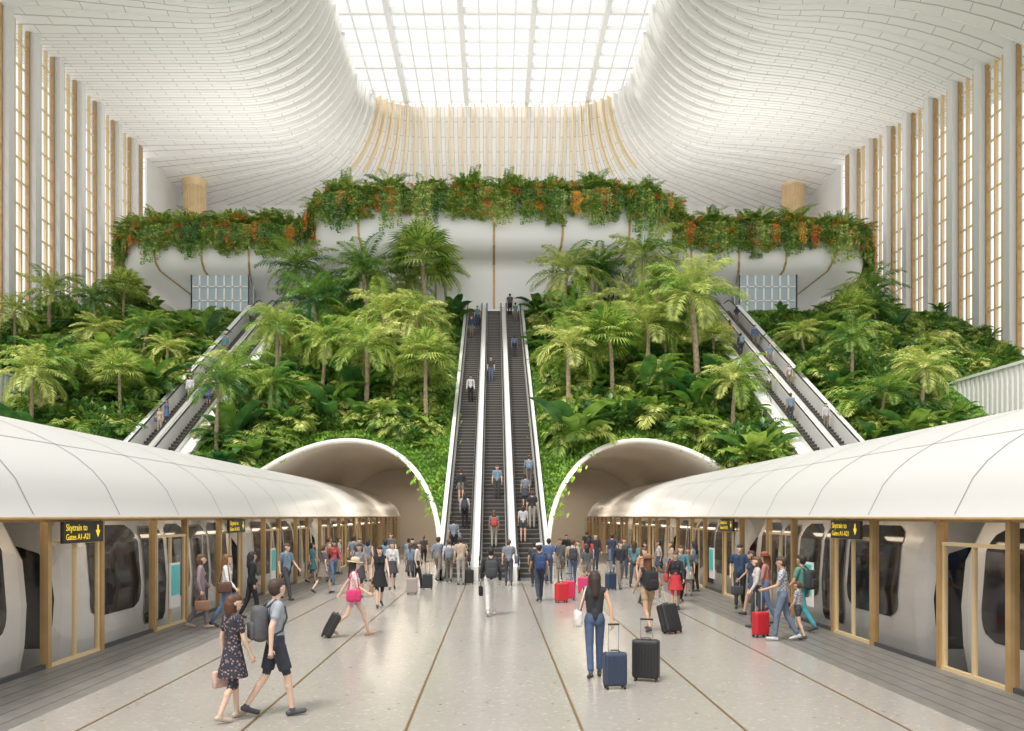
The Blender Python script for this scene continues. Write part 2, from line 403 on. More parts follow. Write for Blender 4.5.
PAL=[(.03,.03,.04),(.6,.6,.6),(.20,.22,.26),(.08,.13,.26),(.45,.08,.07),(.04,.05,.09),(.45,.36,.27),(.10,.22,.25),(.5,.48,.5),(.10,.10,.11),(.05,.05,.06),(.18,.26,.34)]
BP=[BLK,JEAN,(.06,.06,.07),(.22,.19,.16),(.05,.07,.12),(.35,.32,.28)]
rr=random.Random(5)
def rnd(x,d,hd,nm=None,z=0,stride=None,vox=.022,**k):
    sx=rr.choice('mf')
    ex=[]
    if rr.random()<.4: ex.append(rr.choice([('backpack',rr.choice(PAL)),('bag',rr.choice(PAL),1),('handbag',rr.choice(BP),1)]))
    bt='pants' if sx=='m' else rr.choice(['pants','pants','skirt','shorts','dress'])
    person(nm or (Mn if sx=='m' else W),x,d,hd,rr.uniform(1.64,1.82) if sx=='m' else rr.uniform(1.58,1.72),sx,rr.choice(PAL),rr.choice([.55,.55,1,0]) if sx=='f' else rr.choice([.55,1]),
       bt,rr.choice(BP),'short' if sx=='m' else rr.choice(['long','bob','pony','bun']),rr.choice([BLK,BRN,(.05,.03,.02)]),rr.choice([0,1,2,2]),stride if stride is not None else rr.choice([.1,.4,.6,.8]),rr.choice([-1,1]),extra=ex,z=z,vox=vox)
for (x,d,h) in [(-7.0,31.6,100),(-6.55,32.5,60),(-6.1,31.2,150),(-5.5,33.5,180),(-5.0,32.6,20),(-4.6,34.8,0),(-3.6,29.0,170),(-3.05,30.0,10),(-2.75,29.4,90),
                (-3.9,37.5,0),(-4.9,39,180),(-3.3,33.2,180),(-6.4,25.3,120),(-5.7,27.4,40),(-4.3,26.2,180),(-7.0,37,90),(-6.2,36.2,0),(-1.75,32.0,0),(-1.25,31.0,-10),(-2.2,32.4,20),
                (2.1,31.5,10),(2.6,32.3,180),(3.4,33.4,160),(4.1,35.5,0),(4.7,38,180),(5.4,34,180),(5.9,32.3,120),(4.5,29.2,170),(5.1,29.8,20),(6.6,30.5,-90),(6.9,28.2,-40),(3.2,28.3,-20),(6.3,26.6,200),(5.4,37.5,0),(.55,30.5,0),(1.5,30.2,0),(6.9,34.3,-90),(2.9,30.2,0),(6.8,21.6,-90),(5.6,24.6,180),(-3.6,42,0),(3.7,42,180),(-5.6,45,0),(5.2,46,0)]:
    rnd(x,d,h)
suitcase(-2.35,29.0,(.03,.03,.035),.5,10); suitcase(3.0,27.6,(.55,.05,.15),.5,-15); suitcase(-.95,31.2,(.02,.02,.02),.5,5); suitcase(4.1,28.8,(.03,.05,.1),.55,30)
SE0,SE1=17.4,19.05       # side escalator centre lines
def stepz(d): return .2*(int((d-D0)/(.2/T30))+1)
def stepc(d): k=int((d-D0)/(.2/T30)); return D0+(k+.55)*(.2/T30)
for (x,d,h) in [(-1.75,35.6,0),(-1.35,37.6,0),(-1.6,39.6,0),(-1.45,51,180),(-1.7,62,180),(-1.3,64.5,180),(0,36.4,0),(.15,40,180),(1.3,36.6,0),(1.75,37.8,0),(1.5,39.5,0),(1.75,41,0),(1.45,58,0),(1.7,65.5,0),(1.3,67,0),
                (-SE0,51.5,180),(-SE0-.2,50.4,180),(-SE1,46.6,180),(-SE1,47.6,180),(-SE1,58,180),(SE0,52,0),(SE0+.1,58,0),(SE1,47,180),(SE1,60,180),(-SE0,62,0),(SE0,64,0),(SE1,64.5,0),
                (-SE1+.2,51,180),(-SE1-.2,52,180),(-SE0,55.5,0),(-SE1,64.5,180),(SE1,53,180),(SE1-.2,56,180),(SE0,48.2,0),(SE0+.2,61.3,0),(-.2,54,180)]:
    rnd(x,stepc(d),h,nm='escalator_rider',z=stepz(d),stride=.0,vox=.026)

# ================================================================= FLOOR
fm=bpy.data.materials.new('terrazzo_floor'); fm.use_nodes=True
nt=fm.node_tree;N,L=nt.nodes,nt.links;b=N['Principled BSDF'];b.inputs['Roughness'].default_value=.22
tc=N.new('ShaderNodeTexCoord')
v=N.new('ShaderNodeTexVoronoi');v.inputs['Scale'].default_value=22;L.new(tc.outputs['Object'],v.inputs['Vector'])
r=N.new('ShaderNodeValToRGB');r.color_ramp.interpolation='CONSTANT'
E=r.color_ramp.elements;E[0].position=0;E[0].color=(.355,.335,.31,1);E[1].position=.62;E[1].color=(.38,.36,.335,1)
e=E.new(.86);e.color=(.45,.43,.405,1);e=E.new(.93);e.color=(.22,.195,.17,1);e=E.new(.96);e.color=(.36,.34,.315,1)
L.new(v.outputs['Color'],r.inputs['Fac'])
nz=N.new('ShaderNodeTexNoise');nz.inputs['Scale'].default_value=.5;L.new(tc.outputs['Object'],nz.inputs['Vector'])
r2=N.new('ShaderNodeValToRGB');r2.color_ramp.elements[0].color=(.92,.92,.92,1);r2.color_ramp.elements[1].color=(1.06,1.05,1.04,1);L.new(nz.outputs['Fac'],r2.inputs['Fac'])
mx=N.new('ShaderNodeMix');mx.data_type='RGBA';mx.blend_type='MULTIPLY';mx.inputs[0].default_value=1
L.new(r.outputs['Color'],mx.inputs[6]);L.new(r2.outputs['Color'],mx.inputs[7]);L.new(mx.outputs[2],b.inputs['Base Color'])
edge_m=mat('grey_stone_border',(.20,.19,.18),.4,kind='noise',col2=(.155,.15,.14),scale=3)
q=MB(); q.box((-5.9,-6,-.3),(5.9,76,0),fm)
for s in(-1,1):
    q.box((min(s*5.9,s*7.75),-6,-.3),(max(s*5.9,s*7.75),76,0),edge_m)
    for xx in (1.07,3.05,5.05): q.box((s*xx-.02,-6,.0),(s*xx+.02,34,.003),brass)
    for i in range(5): 
        xx=s*(6.15+.3*i); q.box((xx-.012,-6,0),(xx+.012,60,.003),mat('border_groove',(.11,.11,.105),.6))
q.obj('floor')
q=MB(); q.box((-29.5,-6,-1.2),(29.5,72,-.9),trackm); q.obj('track_bed')

# ================================================================= CANOPIES, SCREENS, TRAINS
def canopy(s):
    q=MB()
    prof=[(7.25,2.56),(7.3,2.62)]
    for i in range(1,15):
        t=i/14*pi*.5
        prof.append((15-7.6*cos(t),2.62+2.6*sin(t)))
    for i in range(1,11):
        t=i/10*pi*.5; prof.append((15+7.6*sin(t),5.22-4.4*(1-cos(t))))
    ys=[-5+i*3.0 for i in range(24)]
    q.grid([[(s*x,y,z) for x,z in prof] for y in ys],canopyw)
    q.grid([[(s*x,y,z-.1) for x,z in [(7.25,2.65)]+prof[2:]] for y in ys],canopyw)
    for y in ys:
        q.grid([[(s*x,y-.018,z+.008) for x,z in prof[1:]],[(s*x,y+.018,z+.008) for x,z in prof[1:]]],seam)
    for k in(6,11):
        x,z=prof[k]; q.grid([[(s*(x-.012),y,z+.006),(s*(x+.012),y,z+.010)] for y in ys],seam)
    q.box((min(s*7.25,s*7.30),-5,2.54),(max(s*7.25,s*7.30),64,2.585),gold)
    q.obj('platform_canopy',True)
def screen(s):
    root=empty('platform_screen_doors')
    posts=MB(); gl=MB()
    X=s*7.65
    ds=[]; 
    for k in range(-2,12):
        b0=14.0+4.4*k
        ds.append((b0, b0+1.9) if s<0 else (b0+2.5, b0+4.4))
    def bx(a,b,c,d_,z0,z1,m,Q=posts): Q.box((min(a,b),c,z0),(max(a,b),d_,z1),m)
    for (a,b) in ds:
        for p in(a,b): bx(X-.07,X+.07,p-.06,p+.06,0,2.55,gold)
        bx(X-.03,X+.03,a+.06,a+.12,0,2.15,goldl); bx(X-.03,X+.03,b-.12,b-.06,0,2.15,goldl)
        mid=(a+b)/2
        bx(X-.03,X+.03,mid-.035,mid-.01,0.02,2.1,goldl); bx(X-.03,X+.03,mid+.01,mid+.035,0.02,2.1,goldl)
        bx(X-.04,X+.04,a+.06,b-.06,2.10,2.16,goldl); bx(X-.04,X+.04,a+.06,b-.06,0.0,.06,goldl)
        nxt=(b+2.5)
        bx(X-.03,X+.03,b+.06,nxt-.06,0,.08,dark)
        gl.face([(X,a,.05),(X,b,.05),(X,b,2.5),(X,a,2.5)],glass)
        gl.face([(X,b,.05),(X,nxt,.05),(X,nxt,2.5),(X,b,2.5)],glass)
    bx(X-.04,X+.04,-5,62,2.50,2.57,gold)
    posts.obj('frame',False,root); gl.obj('glazing',False,root)
def train(s):
    yc=4.2
    for c in range(5):
        q=MB(); L_=10.6; y0=yc+c*11.6; y1=y0+L_
        prof=[(8.45,-.75),(8.32,.1),(8.28,1.0),(8.36,2.0),(8.62,2.6),(9.1,2.85),(10,2.95),(10.9,2.85),(11.4,2.55),(11.6,1.8),(11.65,.8),(11.55,-.75)]
        cx,cz=10.,1.
        rows=[]
        for t,sc in [(0,.55),(.12,.8),(.4,.94),(.9,1.),(L_-.9,1.),(L_-.4,.94),(L_-.12,.8),(L_,.55)]:
            rows.append([(s*(cx+(x-cx)*(.75+.25*sc)),y0+t,cz+(z-cz)*sc) for x,z in prof])
        q.grid(rows,trainw,close=True)
        q.face(rows[0],darkgl); q.face(rows[-1],darkgl)
        def flank(zz):
            # x of the car side at height zz (piecewise profile)
            P=[(-.75,8.45),(.1,8.32),(1.0,8.28),(2.0,8.36),(2.6,8.62)]
            for (z0,x0),(z1,x1) in zip(P[:-1],P[1:]):
                if zz<=z1: return x0+(x1-x0)*(zz-z0)/(z1-z0)
            return 8.62
        def win(ya,yb,z0,z1,sl,m,o=.02,r=.25):
            # stacked horizontal strips that follow the curved flank, rounded corners
            ya+=y0; yb+=y0; n=16
            R_=[]
            zs=sorted(set([z0+(z1-z0)*i/n for i in range(n+1)]+[z for z in(1.0,2.0) if z0<z<z1]))
            for zz in zs:
                e=0
                if zz<z0+r: e=r-sqrt(max(0,r*r-(z0+r-zz)**2))
                if zz>z1-r: e=r-sqrt(max(0,r*r-(zz-z1+r)**2))
                sh_=sl*((zz-z0)/(z1-z0)-.5); x=s*(flank(zz)-o)
                R_.append([(x,ya+e+sh_,zz),(x,yb-e-sh_*.0+sh_*(-1 if sl==0 else 0),zz)])
            q.grid(R_,m)
        for k,(a,b_,sl) in enumerate([(1.0,3.4,.35),(3.65,4.85,0),(5.1,6.5,.0),(6.75,7.95,0),(8.2,9.7,0)]):
            if k in(1,3):
                win(a-.06,b_+.06,.02,2.36,0,seam,.014,.12); win(a,b_,.05,2.3,0,darkgl,.026,.10)
                q.box((min(s*8.22,s*8.24),y0+(a+b_)/2-.02,.08),(max(s*8.22,s*8.24),y0+(a+b_)/2+.02,2.1),trainw)
            else: win(a,b_,.5,2.4,0,darkgl,.02,.35)
        q.box((min(s*8.5,s*11.4),y0+1,-.9),(max(s*8.5,s*11.4),y1-1,-.6),dark)
        q.obj('people_mover_car',False)
for s in(-1,1):
    canopy(s); screen(s); train(s)
    q=MB()
    for k in range(14):
        y=8+k*4.2; q.box((s*7.95-.05,y,2.52),(s*7.95+.05,y+2.4,2.55),fillm)  # added glowing strips that brighten the space under the canopy
    q.obj('added_fill_strip')
    q=MB(); q.box((min(s*12.4,s*12.6),-5,-.85),(max(s*12.4,s*12.6),71.3,3.6),mat('platform_rear_wall',(.16,.15,.14),.7)); q.obj('wall_platform_rear')
    for dd in ((19.3,27.9) if s<0 else (19.6,28.3)):
        q=MB(); q.box((min(s*7.50,s*7.54),dd-.28,.45),(max(s*7.50,s*7.54),dd+.28,1.5),white); q.box((min(s*7.48,s*7.50),dd-.24,.75),(max(s*7.48,s*7.50),dd+.24,1.45),teal)
        q.obj('information_panel')
def sign(s,a,b,z0=2.12,z1=2.5):
    q=MB(); X=s*7.46
    q.rbox((X,(a+b)/2,(z0+z1)/2),(.06,b-a,z1-z0),.01,signblk); o=q.obj('skytrain_wayfinding_sign')
    for i,(tx,zz) in enumerate([('Skytrain to',z1-.16),('Gates A1-A21',z0+.06)]):
        cu=bpy.data.curves.new('lettering','FONT'); cu.body=tx; cu.size=.17 if i==0 else .15; cu.extrude=.002; cu.materials.append(signyel)
        t=bpy.data.objects.new('lettering',cu); COL.objects.link(t); t.parent=o
        if s<0: t.rotation_euler=(pi/2,0,pi/2); t.location=(X+.034,a+.08,zz)
        else: t.rotation_euler=(pi/2,0,-pi/2); t.location=(X-.034,b-.08,zz)
    q=MB(); yy=b-.22 if s<0 else a+.22; x=X-s*.034
    c=(z0+z1)/2
    q.face([(x,yy-.09,c+.03),(x,yy+.09,c+.03),(x,yy,c-.11)],signyel); q.face([(x,yy-.03,c+.13),(x,yy+.03,c+.13),(x,yy+.03,c+.02),(x,yy-.03,c+.02)],signyel)
    q.obj('arrow',False,o)
sign(-1,14.15,15.6); sign(1,16.65,18.1); sign(-1,23.0,24.5); sign(1,25.5,27.0)

# ================================================================= SLOPE + TUNNELS
AX,AW,AH=8.1,5.7,6.7
def mouth_z(x):
    t=(abs(x)-AX)/AW
    return AH*sqrt(1-t*t) if abs(t)<1 else 0
def mouth_d(x): return D0+mouth_z(x)/T30
SA,SB=SE0-1.25,SE1+1.25
groundm=mat('planted_slope_soil',(.08,.19,.03),.9,kind='noise',col2=(.03,.08,.012),scale=5)
xs=[2.35]+[AX-AW*cos(pi*i/28) for i in range(29)]+[14.2,15,SA]
for s in(-1,1):
    q=MB()
    for A,B in zip(xs[:-1],xs[1:]):
        for k in range(20):
            def pt(x,t):
                d=mouth_d(x)+(DT-mouth_d(x))*t; return (s*x,d,T30*(d-D0)+.02)
            q.face([pt(A,k/20),pt(B,k/20),pt(B,(k+1)/20),pt(A,(k+1)/20)],groundm)
    q.obj('planted_slope')
    q=MB(); ox=[SB,24,27,29.85]
    for A,B in zip(ox[:-1],ox[1:]):
        q.face([(s*A,D0,0),(s*B,D0,0),(s*B,DT,ZT),(s*A,DT,ZT)],groundm)
    q.obj('planted_slope')
    q=MB()
    q.face([(s*30.4,20,11.2),(s*38,20,11.2),(s*38,D0+11.2/T30,11.2),(s*30.4,D0+11.2/T30,11.2)],groundm)
    q.face([(s*29.85,D0+11.2/T30,11.2),(s*38,D0+11.2/T30,11.2),(s*38,DT,ZT),(s*29.85,DT,ZT)],groundm)
    q.obj('planted_terrace')
for s in(-1,1):
    q=MB(); rows=[];rim=[]
    for i in range(41):
        t=pi*i/40; x=AX-AW*cos(t); z=AH*sin(t); d=D0+z/T30
        rows.append([(s*x,d+(71.5-d)*k/10,z) for k in range(11)])
        xo=AX-(AW+.2)*cos(t); zo=(AH+.24)*sin(t); dn=D0+z/T30
        rim.append([(s*x,dn,z),(s*x,dn-.30,z+.0),(s*xo,dn-.30,zo),(s*xo,dn+.4,zo+.05)])
    q.grid(rows,soffit); q.grid(rim,mat('ivory_rim',(.82,.79,.73),.4))
    q.face([(s*2.2,71.4,-.5),(s*14,71.4,-.5),(s*14,71.4,7),(s*2.2,71.4,7)],soffit)
    q.obj('tunnel_vault',True)
# ================================================================= ESCALATORS
def escalator(x,name='escalator'):
    root=empty(name,(0,0,0)); q=MB(); run=.2/T30; hw=.52
    n=int(ZT/.2)
    for k in range(n):
        d=D0+k*run; z=.2*(k+1)
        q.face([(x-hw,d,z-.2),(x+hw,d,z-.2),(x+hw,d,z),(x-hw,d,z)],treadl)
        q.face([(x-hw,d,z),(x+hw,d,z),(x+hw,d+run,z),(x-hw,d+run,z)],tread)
        q.face([(x-hw,d-.004,z-.03),(x+hw,d-.004,z-.03),(x+hw,d-.004,z),(x-hw,d-.004,z)],combm)
    q.box((x-hw,D0-2.0,0),(x+hw,D0,.012),steel); q.box((x-hw,DT,ZT-.05),(x+hw,DT+2,ZT+.02),steel)
    q.obj('steps',False,root)
    q=MB()
    line=[(D0-1.55,.50),(D0-1.72,.66),(D0-1.70,.86),(D0-1.5,.97),(D0-.6,1.0),(D0+.2,1.18),(D0+1.2,1.72)]
    line+=[(DT-1.2,ZT+.35),(DT-.2,ZT+.86),(DT+.6,ZT+1.0),(DT+1.4,ZT+1.0)]
    for sd in(-1,1):
        xi=x+sd*hw; xo=x+sd*(hw+.10)
        bot=[(d,max(-.05,min(T30*(d-D0)-.6,ZT-.1))) for d,z in line]
        up=[(d,z) for d,z in line]
        for i in range(len(line)-1):
            for X in(xi,xo): q.face([(X,bot[i][0],bot[i][1]),(X,bot[i+1][0],bot[i+1][1]),(X,up[i+1][0],up[i+1][1]-.06),(X,up[i][0],up[i][1]-.06)],white)
            q.face([(xi,up[i][0],up[i][1]-.06),(xo,up[i][0],up[i][1]-.06),(xo,up[i+1][0],up[i+1][1]-.06),(xi,up[i+1][0],up[i+1][1]-.06)],white)
        q.tube([((xi+xo)/2,d,z) for d,z in line],.045,black,8)
        q.box((min(xi,xi-sd*.03),D0-1.6,0),(max(xi,xi-sd*.03),D0-.1,.12),dark)
    q.obj('balustrades',False,root)
def deck(x0,x1):
    q=MB(); pr=[(D0-1.4,-.05,.55),(D0-.3,-.05,.62),(D0+.6,-.05,.95),(DT-.8,ZT-2,ZT+.32),(DT+.5,ZT-2,ZT+.55),(DT+1.4,ZT-.2,ZT+.55)]
    for i in range(len(pr)-1):
        a,b_=pr[i],pr[i+1]
        q.face([(x0,a[0],a[2]),(x1,a[0],a[2]),(x1,b_[0],b_[2]),(x0,b_[0],b_[2])],white)
        for X in(x0,x1): q.face([(X,a[0],a[1]),(X,b_[0],b_[1]),(X,b_[0],b_[2]),(X,a[0],a[2])],white)
    q.face([(x0,pr[0][0],-.05),(x1,pr[0][0],-.05),(x1,pr[0][0],.55),(x0,pr[0][0],.55)],white)
    q.obj('escalator_deck')
for x in(-1.55,0,1.55): escalator(x)
for c in(-.775,.775): deck(c-.15,c+.15)
for s in(-1,1):
    for x in(SE0,SE1): escalator(s*x)
    def dk(a,b_): deck(min(s*a,s*b_),max(s*a,s*b_))
    dk(SE0+.64,SE1-.64); dk(2.18,2.40); dk(SA,SE0-.63); dk(SE1+.63,SB)

# ================================================================= UPPER LEVEL
q=MB(); q.box((-37.9,DT,ZT-1.2),(37.9,103.9,ZT-.02),wallwh); q.obj('floor_upper')
q=MB(); q.box((-46,104,ZT),(46,104.4,44),wallwh)
for z in (30,33,36,38.5): q.box((-37.9,103.6,z),(37.9,104,z+.25),white)
q.obj('wall_back')
def plan(cx,hw,front,back,o,rc,bow):
    w=hw+o; fr=front-o; r=max(rc+o,.5); P=[(cx-w,back),(cx-w,(back+fr+r)/2)]
    for i in range(13):
        t=pi+ i/12*pi/2; P.append((cx-w+r+r*cos(t),fr+r+r*sin(t)))
    for i in range(1,24): P.append((cx-w+r+(2*w-2*r)*i/24,fr))
    for i in range(13):
        t=1.5*pi+i/12*pi/2; P.append((cx+w-r+r*cos(t),fr+r+r*sin(t)))
    P+=[(cx+w,(back+fr+r)/2),(cx+w,back)]
    return [(x,y-bow*max(0,1-((x-cx)/w)**2)) for x,y in P]
def balcony(cx,hw,front,back,zt,rc,bow,prof,strips,name):
    q=MB(); rows=[[(x,y,zt+dz) for x,y in plan(cx,hw,front,back,o,rc,bow)] for o,dz in prof]
    q.grid(rows,white)
    o=q.obj(name,True)
    g=MB()
    for xs_ in strips:
        for A,B in zip(prof[2:-1],prof[3:]):
            pts=[]
            for (oo,dz) in (A,B):
                w=hw+oo; x=cx+(xs_)*w/hw; y=front-oo-bow*max(0,1-((x-cx)/w)**2)-.04
                ex=abs(x-cx)-(w-max(rc+oo,.5))
                if ex>0: r=max(rc+oo,.5); y+= r-sqrt(max(0,r*r-ex*ex))
                pts.append((x,y,zt+dz-.03))
            (x0,y0,z0),(x1,y1,z1)=pts
            g.face([(x0-.09,y0,z0),(x0+.09,y0,z0),(x1+.09,y1,z1),(x1-.09,y1,z1)],gold)
    if strips: g.obj('bronze_joints',False,o)
ZC_B=28.0; ZW_B=26.6
prof_c=[(-3,.0),(-.3,.0),(0,-.05),(0,-2.2),(-.06,-3.0),(-.3,-3.7),(-.8,-4.2),(-1.4,-4.45),(-1.8,-4.8),(-1.95,-5.4),(-2.0,-8.4)]
balcony(0,15.4,66.5,92,ZC_B,4.0,1.2,prof_c,[-10.9,-5.5,0,5.5,10.9],'upper_balcony')
prof_w=[(-3,.0),(-.3,.0),(0,-.05),(0,-1.9),(-.12,-2.6),(-.5,-3.2),(-1.5,-3.7),(-3.2,-4.5),(-4.3,-5.6),(-4.9,-7.0)]
for s in(-1,1):
    balcony(s*22.6,10.0,69.3,92,ZW_B,4.0,.4,prof_w,[-6.0,-2,2,6.0],'upper_balcony')
    q=MB(); a,b_=(s*20.9,s*25.8); a,b_=min(a,b_),max(a,b_); dl=69.9; hh=3.7
    for i in range(8):
        x=a+(b_-a)*i/7; q.box((x-.07,dl,ZT),(x+.07,dl+.15,ZT+hh),white)
    for z in(0,1.2,2.4,hh-.1): q.box((a,dl,ZT+z),(b_,dl+.15,ZT+z+.1),white)
    lg=mat('lobby_glass',(.36,.44,.48),.12)
    q.face([(a,dl+.1,ZT),(b_,dl+.1,ZT),(b_,dl+.1,ZT+hh),(a,dl+.1,ZT+hh)],lg)
    for xx in(a,b_):
        for yy in (dl,dl+1.2,dl+2.4): q.box((xx-.06,yy,ZT),(xx+.06,yy+.12,ZT+hh),white)
        q.face([(xx,dl,ZT),(xx,dl+3.2,ZT),(xx,dl+3.2,ZT+hh),(xx,dl,ZT+hh)],lg)
    q.box((a-.1,dl-.05,ZT+hh),(b_+.1,dl+3.2,ZT+hh+.12),white)
    q.obj('glazed_lobby')
    q=MB(); n=24; cx,cy=s*35.2,96.5
    q.tube([(cx,cy,ZT),(cx,cy,42)],1.15,woodm,24)
    for k in range(n):
        t=2*pi*k/n; q.tube([(cx+1.2*cos(t),cy+1.2*sin(t),ZT),(cx+1.2*cos(t),cy+1.2*sin(t),42)],.09,woodm,6)
    q.tube([(cx,cy,41.2),(cx,cy,42.05)],[1.3,1.45],woodm,24)
    q.obj('timber_column')

# ================================================================= SIDE WALLS / WINDOWS
for s in(-1,1):
    q=MB()
    def bx(x0,x1,y0,y1,z0,z1,m): q.box((min(x0,x1),y0,z0),(max(x0,x1),y1,z1),m)
    n=12; d0=44.9; DE=d0+3.72*(n-1)
    for k in range(n):
        d=d0+3.72*k
        bx(s*37.35,s*38.3,d-.36,d+.36,8,42.4,fin_m)
    for k in range(n-1):
        d=d0+3.72*k
        for f in (.38,.62): bx(s*37.9,s*38.15,d+3.72*f-.09,d+3.72*f+.09,8,42.4,goldl)
        for f in (.13,.87): bx(s*37.8,s*38.1,d+3.72*f-.08,d+3.72*f+.08,8,42.4,gold)
        for j in range(18): bx(s*37.95,s*38.12,d+.3,d+3.42,9+j*1.85,9.10+j*1.85,goldl)
    q.face([(s*38.2,d0,8),(s*38.2,DE,8),(s*38.2,DE,42),(s*38.2,d0,42)],winglass)
    q.obj('window_%d'%(1 if s<0 else 2))
    q=MB(); bx(s*38.05,s*38.5,20,104,-1,11.3,wallwh); bx(s*37.6,s*38.5,DE+1.2,DE+2.0,8,42.2,gold)
    bx(s*38.1,s*38.3,90,104,ZT,42.2,wallwh)
    q.obj('wall_left' if s<0 else 'wall_right')
    q=MB()
    bx(s*30.0,s*30.3,10,D0+11.2/T30,-.9,11.3,fin_m)
    for k in range(70):
        d=20+k*.48
        if d<D0+11.2/T30: bx(s*29.9,s*30.0,d,d+.2,-.9,11.25,white)
    bx(s*29.85,s*30.4,10,D0+11.5/T30,11.25,11.42,white)
    q.obj('louvred_retaining_wall')

# ================================================================= CEILING
cm=bpy.data.materials.new('ceiling_panels'); cm.use_nodes=True
nt=cm.node_tree;N,L=nt.nodes,nt.links;b=N['Principled BSDF'];b.inputs['Roughness'].default_value=.5
tc=N.new('ShaderNodeTexCoord'); br=N.new('ShaderNodeTexBrick')
br.inputs['Scale'].default_value=1; br.inputs['Brick Width'].default_value=3.2; br.inputs['Row Height'].default_value=.5; br.inputs['Mortar Size'].default_value=.03
br.inputs['Color1'].default_value=(.92,.915,.90,1); br.inputs['Color2'].default_value=(.89,.885,.87,1); br.inputs['Mortar'].default_value=(.50,.485,.46,1)
L.new(tc.outputs['UV'],br.inputs['Vector']); L.new(br.outputs['Color'],b.inputs['Base Color'])
HX,Y0,Y1,RC=15.0,60.0,93.0,7.0
ZC,ZS,RB=42.0,49.0,9.0
rays=[]
def straight(x0,y0,x1,y1,nx,ny,sp=1.5):
    Lh=sqrt((x1-x0)**2+(y1-y0)**2); n=max(1,round(Lh/sp))
    for i in range(n): rays.append((x0+(x1-x0)*i/n,y0+(y1-y0)*i/n,nx,ny))
def arc(cx,cy,t0,n=12):
    for i in range(n):
        t=t0+pi/2*i/n; rays.append((cx+RC*cos(t),cy+RC*sin(t),cos(t),sin(t)))
straight(HX,Y0+RC,HX,Y1-RC,1,0); arc(HX-RC,Y1-RC,0)
straight(HX-RC,Y1,-HX+RC,Y1,0,1); arc(-HX+RC,Y1-RC,pi/2)
straight(-HX,Y1-RC,-HX,Y0+RC,-1,0); arc(-HX+RC,Y0+RC,pi)
straight(-HX+RC,Y0,HX-RC,Y0,0,-1); arc(HX-RC,Y0+RC,1.5*pi)
def smax(x,y,nx,ny):
    c=[]
    if nx>1e-6:c.append((41-x)/nx)
    if nx<-1e-6:c.append((-41-x)/nx)
    if ny>1e-6:c.append((108-y)/ny)
    if ny<-1e-6:c.append((45-y)/ny)
    return min(c)
def drop(x,y):
    k=max(0,(x-20)/18)**2
    return k*(.8+4.6*max(0,min(1.4,(88-y)/29)))
def col_pts(ray):
    x,y,nx,ny=ray; S=smax(*ray); out=[]; al=0; pv=None
    for i in range(11):
        t=pi/2*i/10; s_=RB*(1-cos(t)); z=ZS-(ZS-ZC)*sin(t)
        nn=Vector((-(ZS-ZC)*cos(t),-RB*sin(t))).normalized()
        if pv: al+=sqrt((s_-pv[0])**2+(z-pv[1])**2)
        pv=(s_,z)
        out.append((Vector((x+nx*s_,y+ny*s_,z-drop(x+nx*s_,y+ny*s_))),Vector((nx*nn.x,ny*nn.x,nn.y)),al,s_))
    for i in range(1,13):
        s_=RB+(S-RB)*i/12; X,Y=x+nx*s_,y+ny*s_; out.append((Vector((X,Y,ZC-drop(X,Y))),Vector((0,0,-1)),al+s_-RB,s_))
    return out
cols=[col_pts(r_) for r_ in rays]; cols.append(cols[0])
vs=[];fs=[];uvs=[]
for i in range(len(cols)-1):
    A,B=cols[i],cols[i+1]
    for j in range(len(A)-1):
        b0=len(vs); vs+=[tuple(A[j][0]),tuple(B[j][0]),tuple(B[j+1][0]),tuple(A[j+1][0])]; fs.append((b0,b0+1,b0+2,b0+3))
        uvs+=[(A[j][2],i*1.5),(B[j][2],i*1.5+1.5),(B[j+1][2],i*1.5+1.5),(A[j+1][2],i*1.5)]
me=bpy.data.meshes.new('ceiling'); me.from_pydata(vs,[],fs); me.materials.append(cm)
ul=me.uv_layers.new(name='UVMap')
for k,l in enumerate(me.loops): ul.data[k].uv=uvs[l.vertex_index]
me.update(); o=bpy.data.objects.new('ceiling',me); COL.objects.link(o)
q=MB()
ribw=mat('ceiling_rib_white',(.86,.85,.82),.5)
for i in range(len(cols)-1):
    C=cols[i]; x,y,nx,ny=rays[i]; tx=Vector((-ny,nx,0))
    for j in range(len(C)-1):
        m = wood_glow if (j<7 and ny>.7) else ribw  # painted glow tone on back throat ribs only, white elsewhere
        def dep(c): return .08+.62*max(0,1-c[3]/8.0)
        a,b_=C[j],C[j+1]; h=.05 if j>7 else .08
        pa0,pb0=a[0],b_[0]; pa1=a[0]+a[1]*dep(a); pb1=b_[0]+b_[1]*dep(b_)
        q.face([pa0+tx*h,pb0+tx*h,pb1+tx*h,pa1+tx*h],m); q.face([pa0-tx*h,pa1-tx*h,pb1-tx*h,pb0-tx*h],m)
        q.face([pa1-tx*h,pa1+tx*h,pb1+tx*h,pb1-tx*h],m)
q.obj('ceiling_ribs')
q=MB()
mull=mat('skylight_mullion',(.82,.82,.81),.5)
for i in range(20):
    x=-16.7+i*1.7
    big=min(abs(x-v) for v in(-16.7,-9.9,-3.1,3.7,10.5))<.1
    w=.24 if big else .05; hh=1.0 if big else .3
    q.box((x-w,Y0-1,ZS+.1),(x+w,Y1+1,ZS+.1+hh),mull)
for j in range(16):
    y=Y0+j*2.3; big=(j%4==3); w=.16 if big else .06
    q.box((-16,y-w,ZS+.15),(16,y+w,ZS+.15+(.6 if big else .3)),mull)
q.face([(-16,Y0-1,ZS+.9),(16,Y0-1,ZS+.9),(16,Y1+1,ZS+.9),(-16,Y1+1,ZS+.9)],skyglass)
q.obj('skylight')

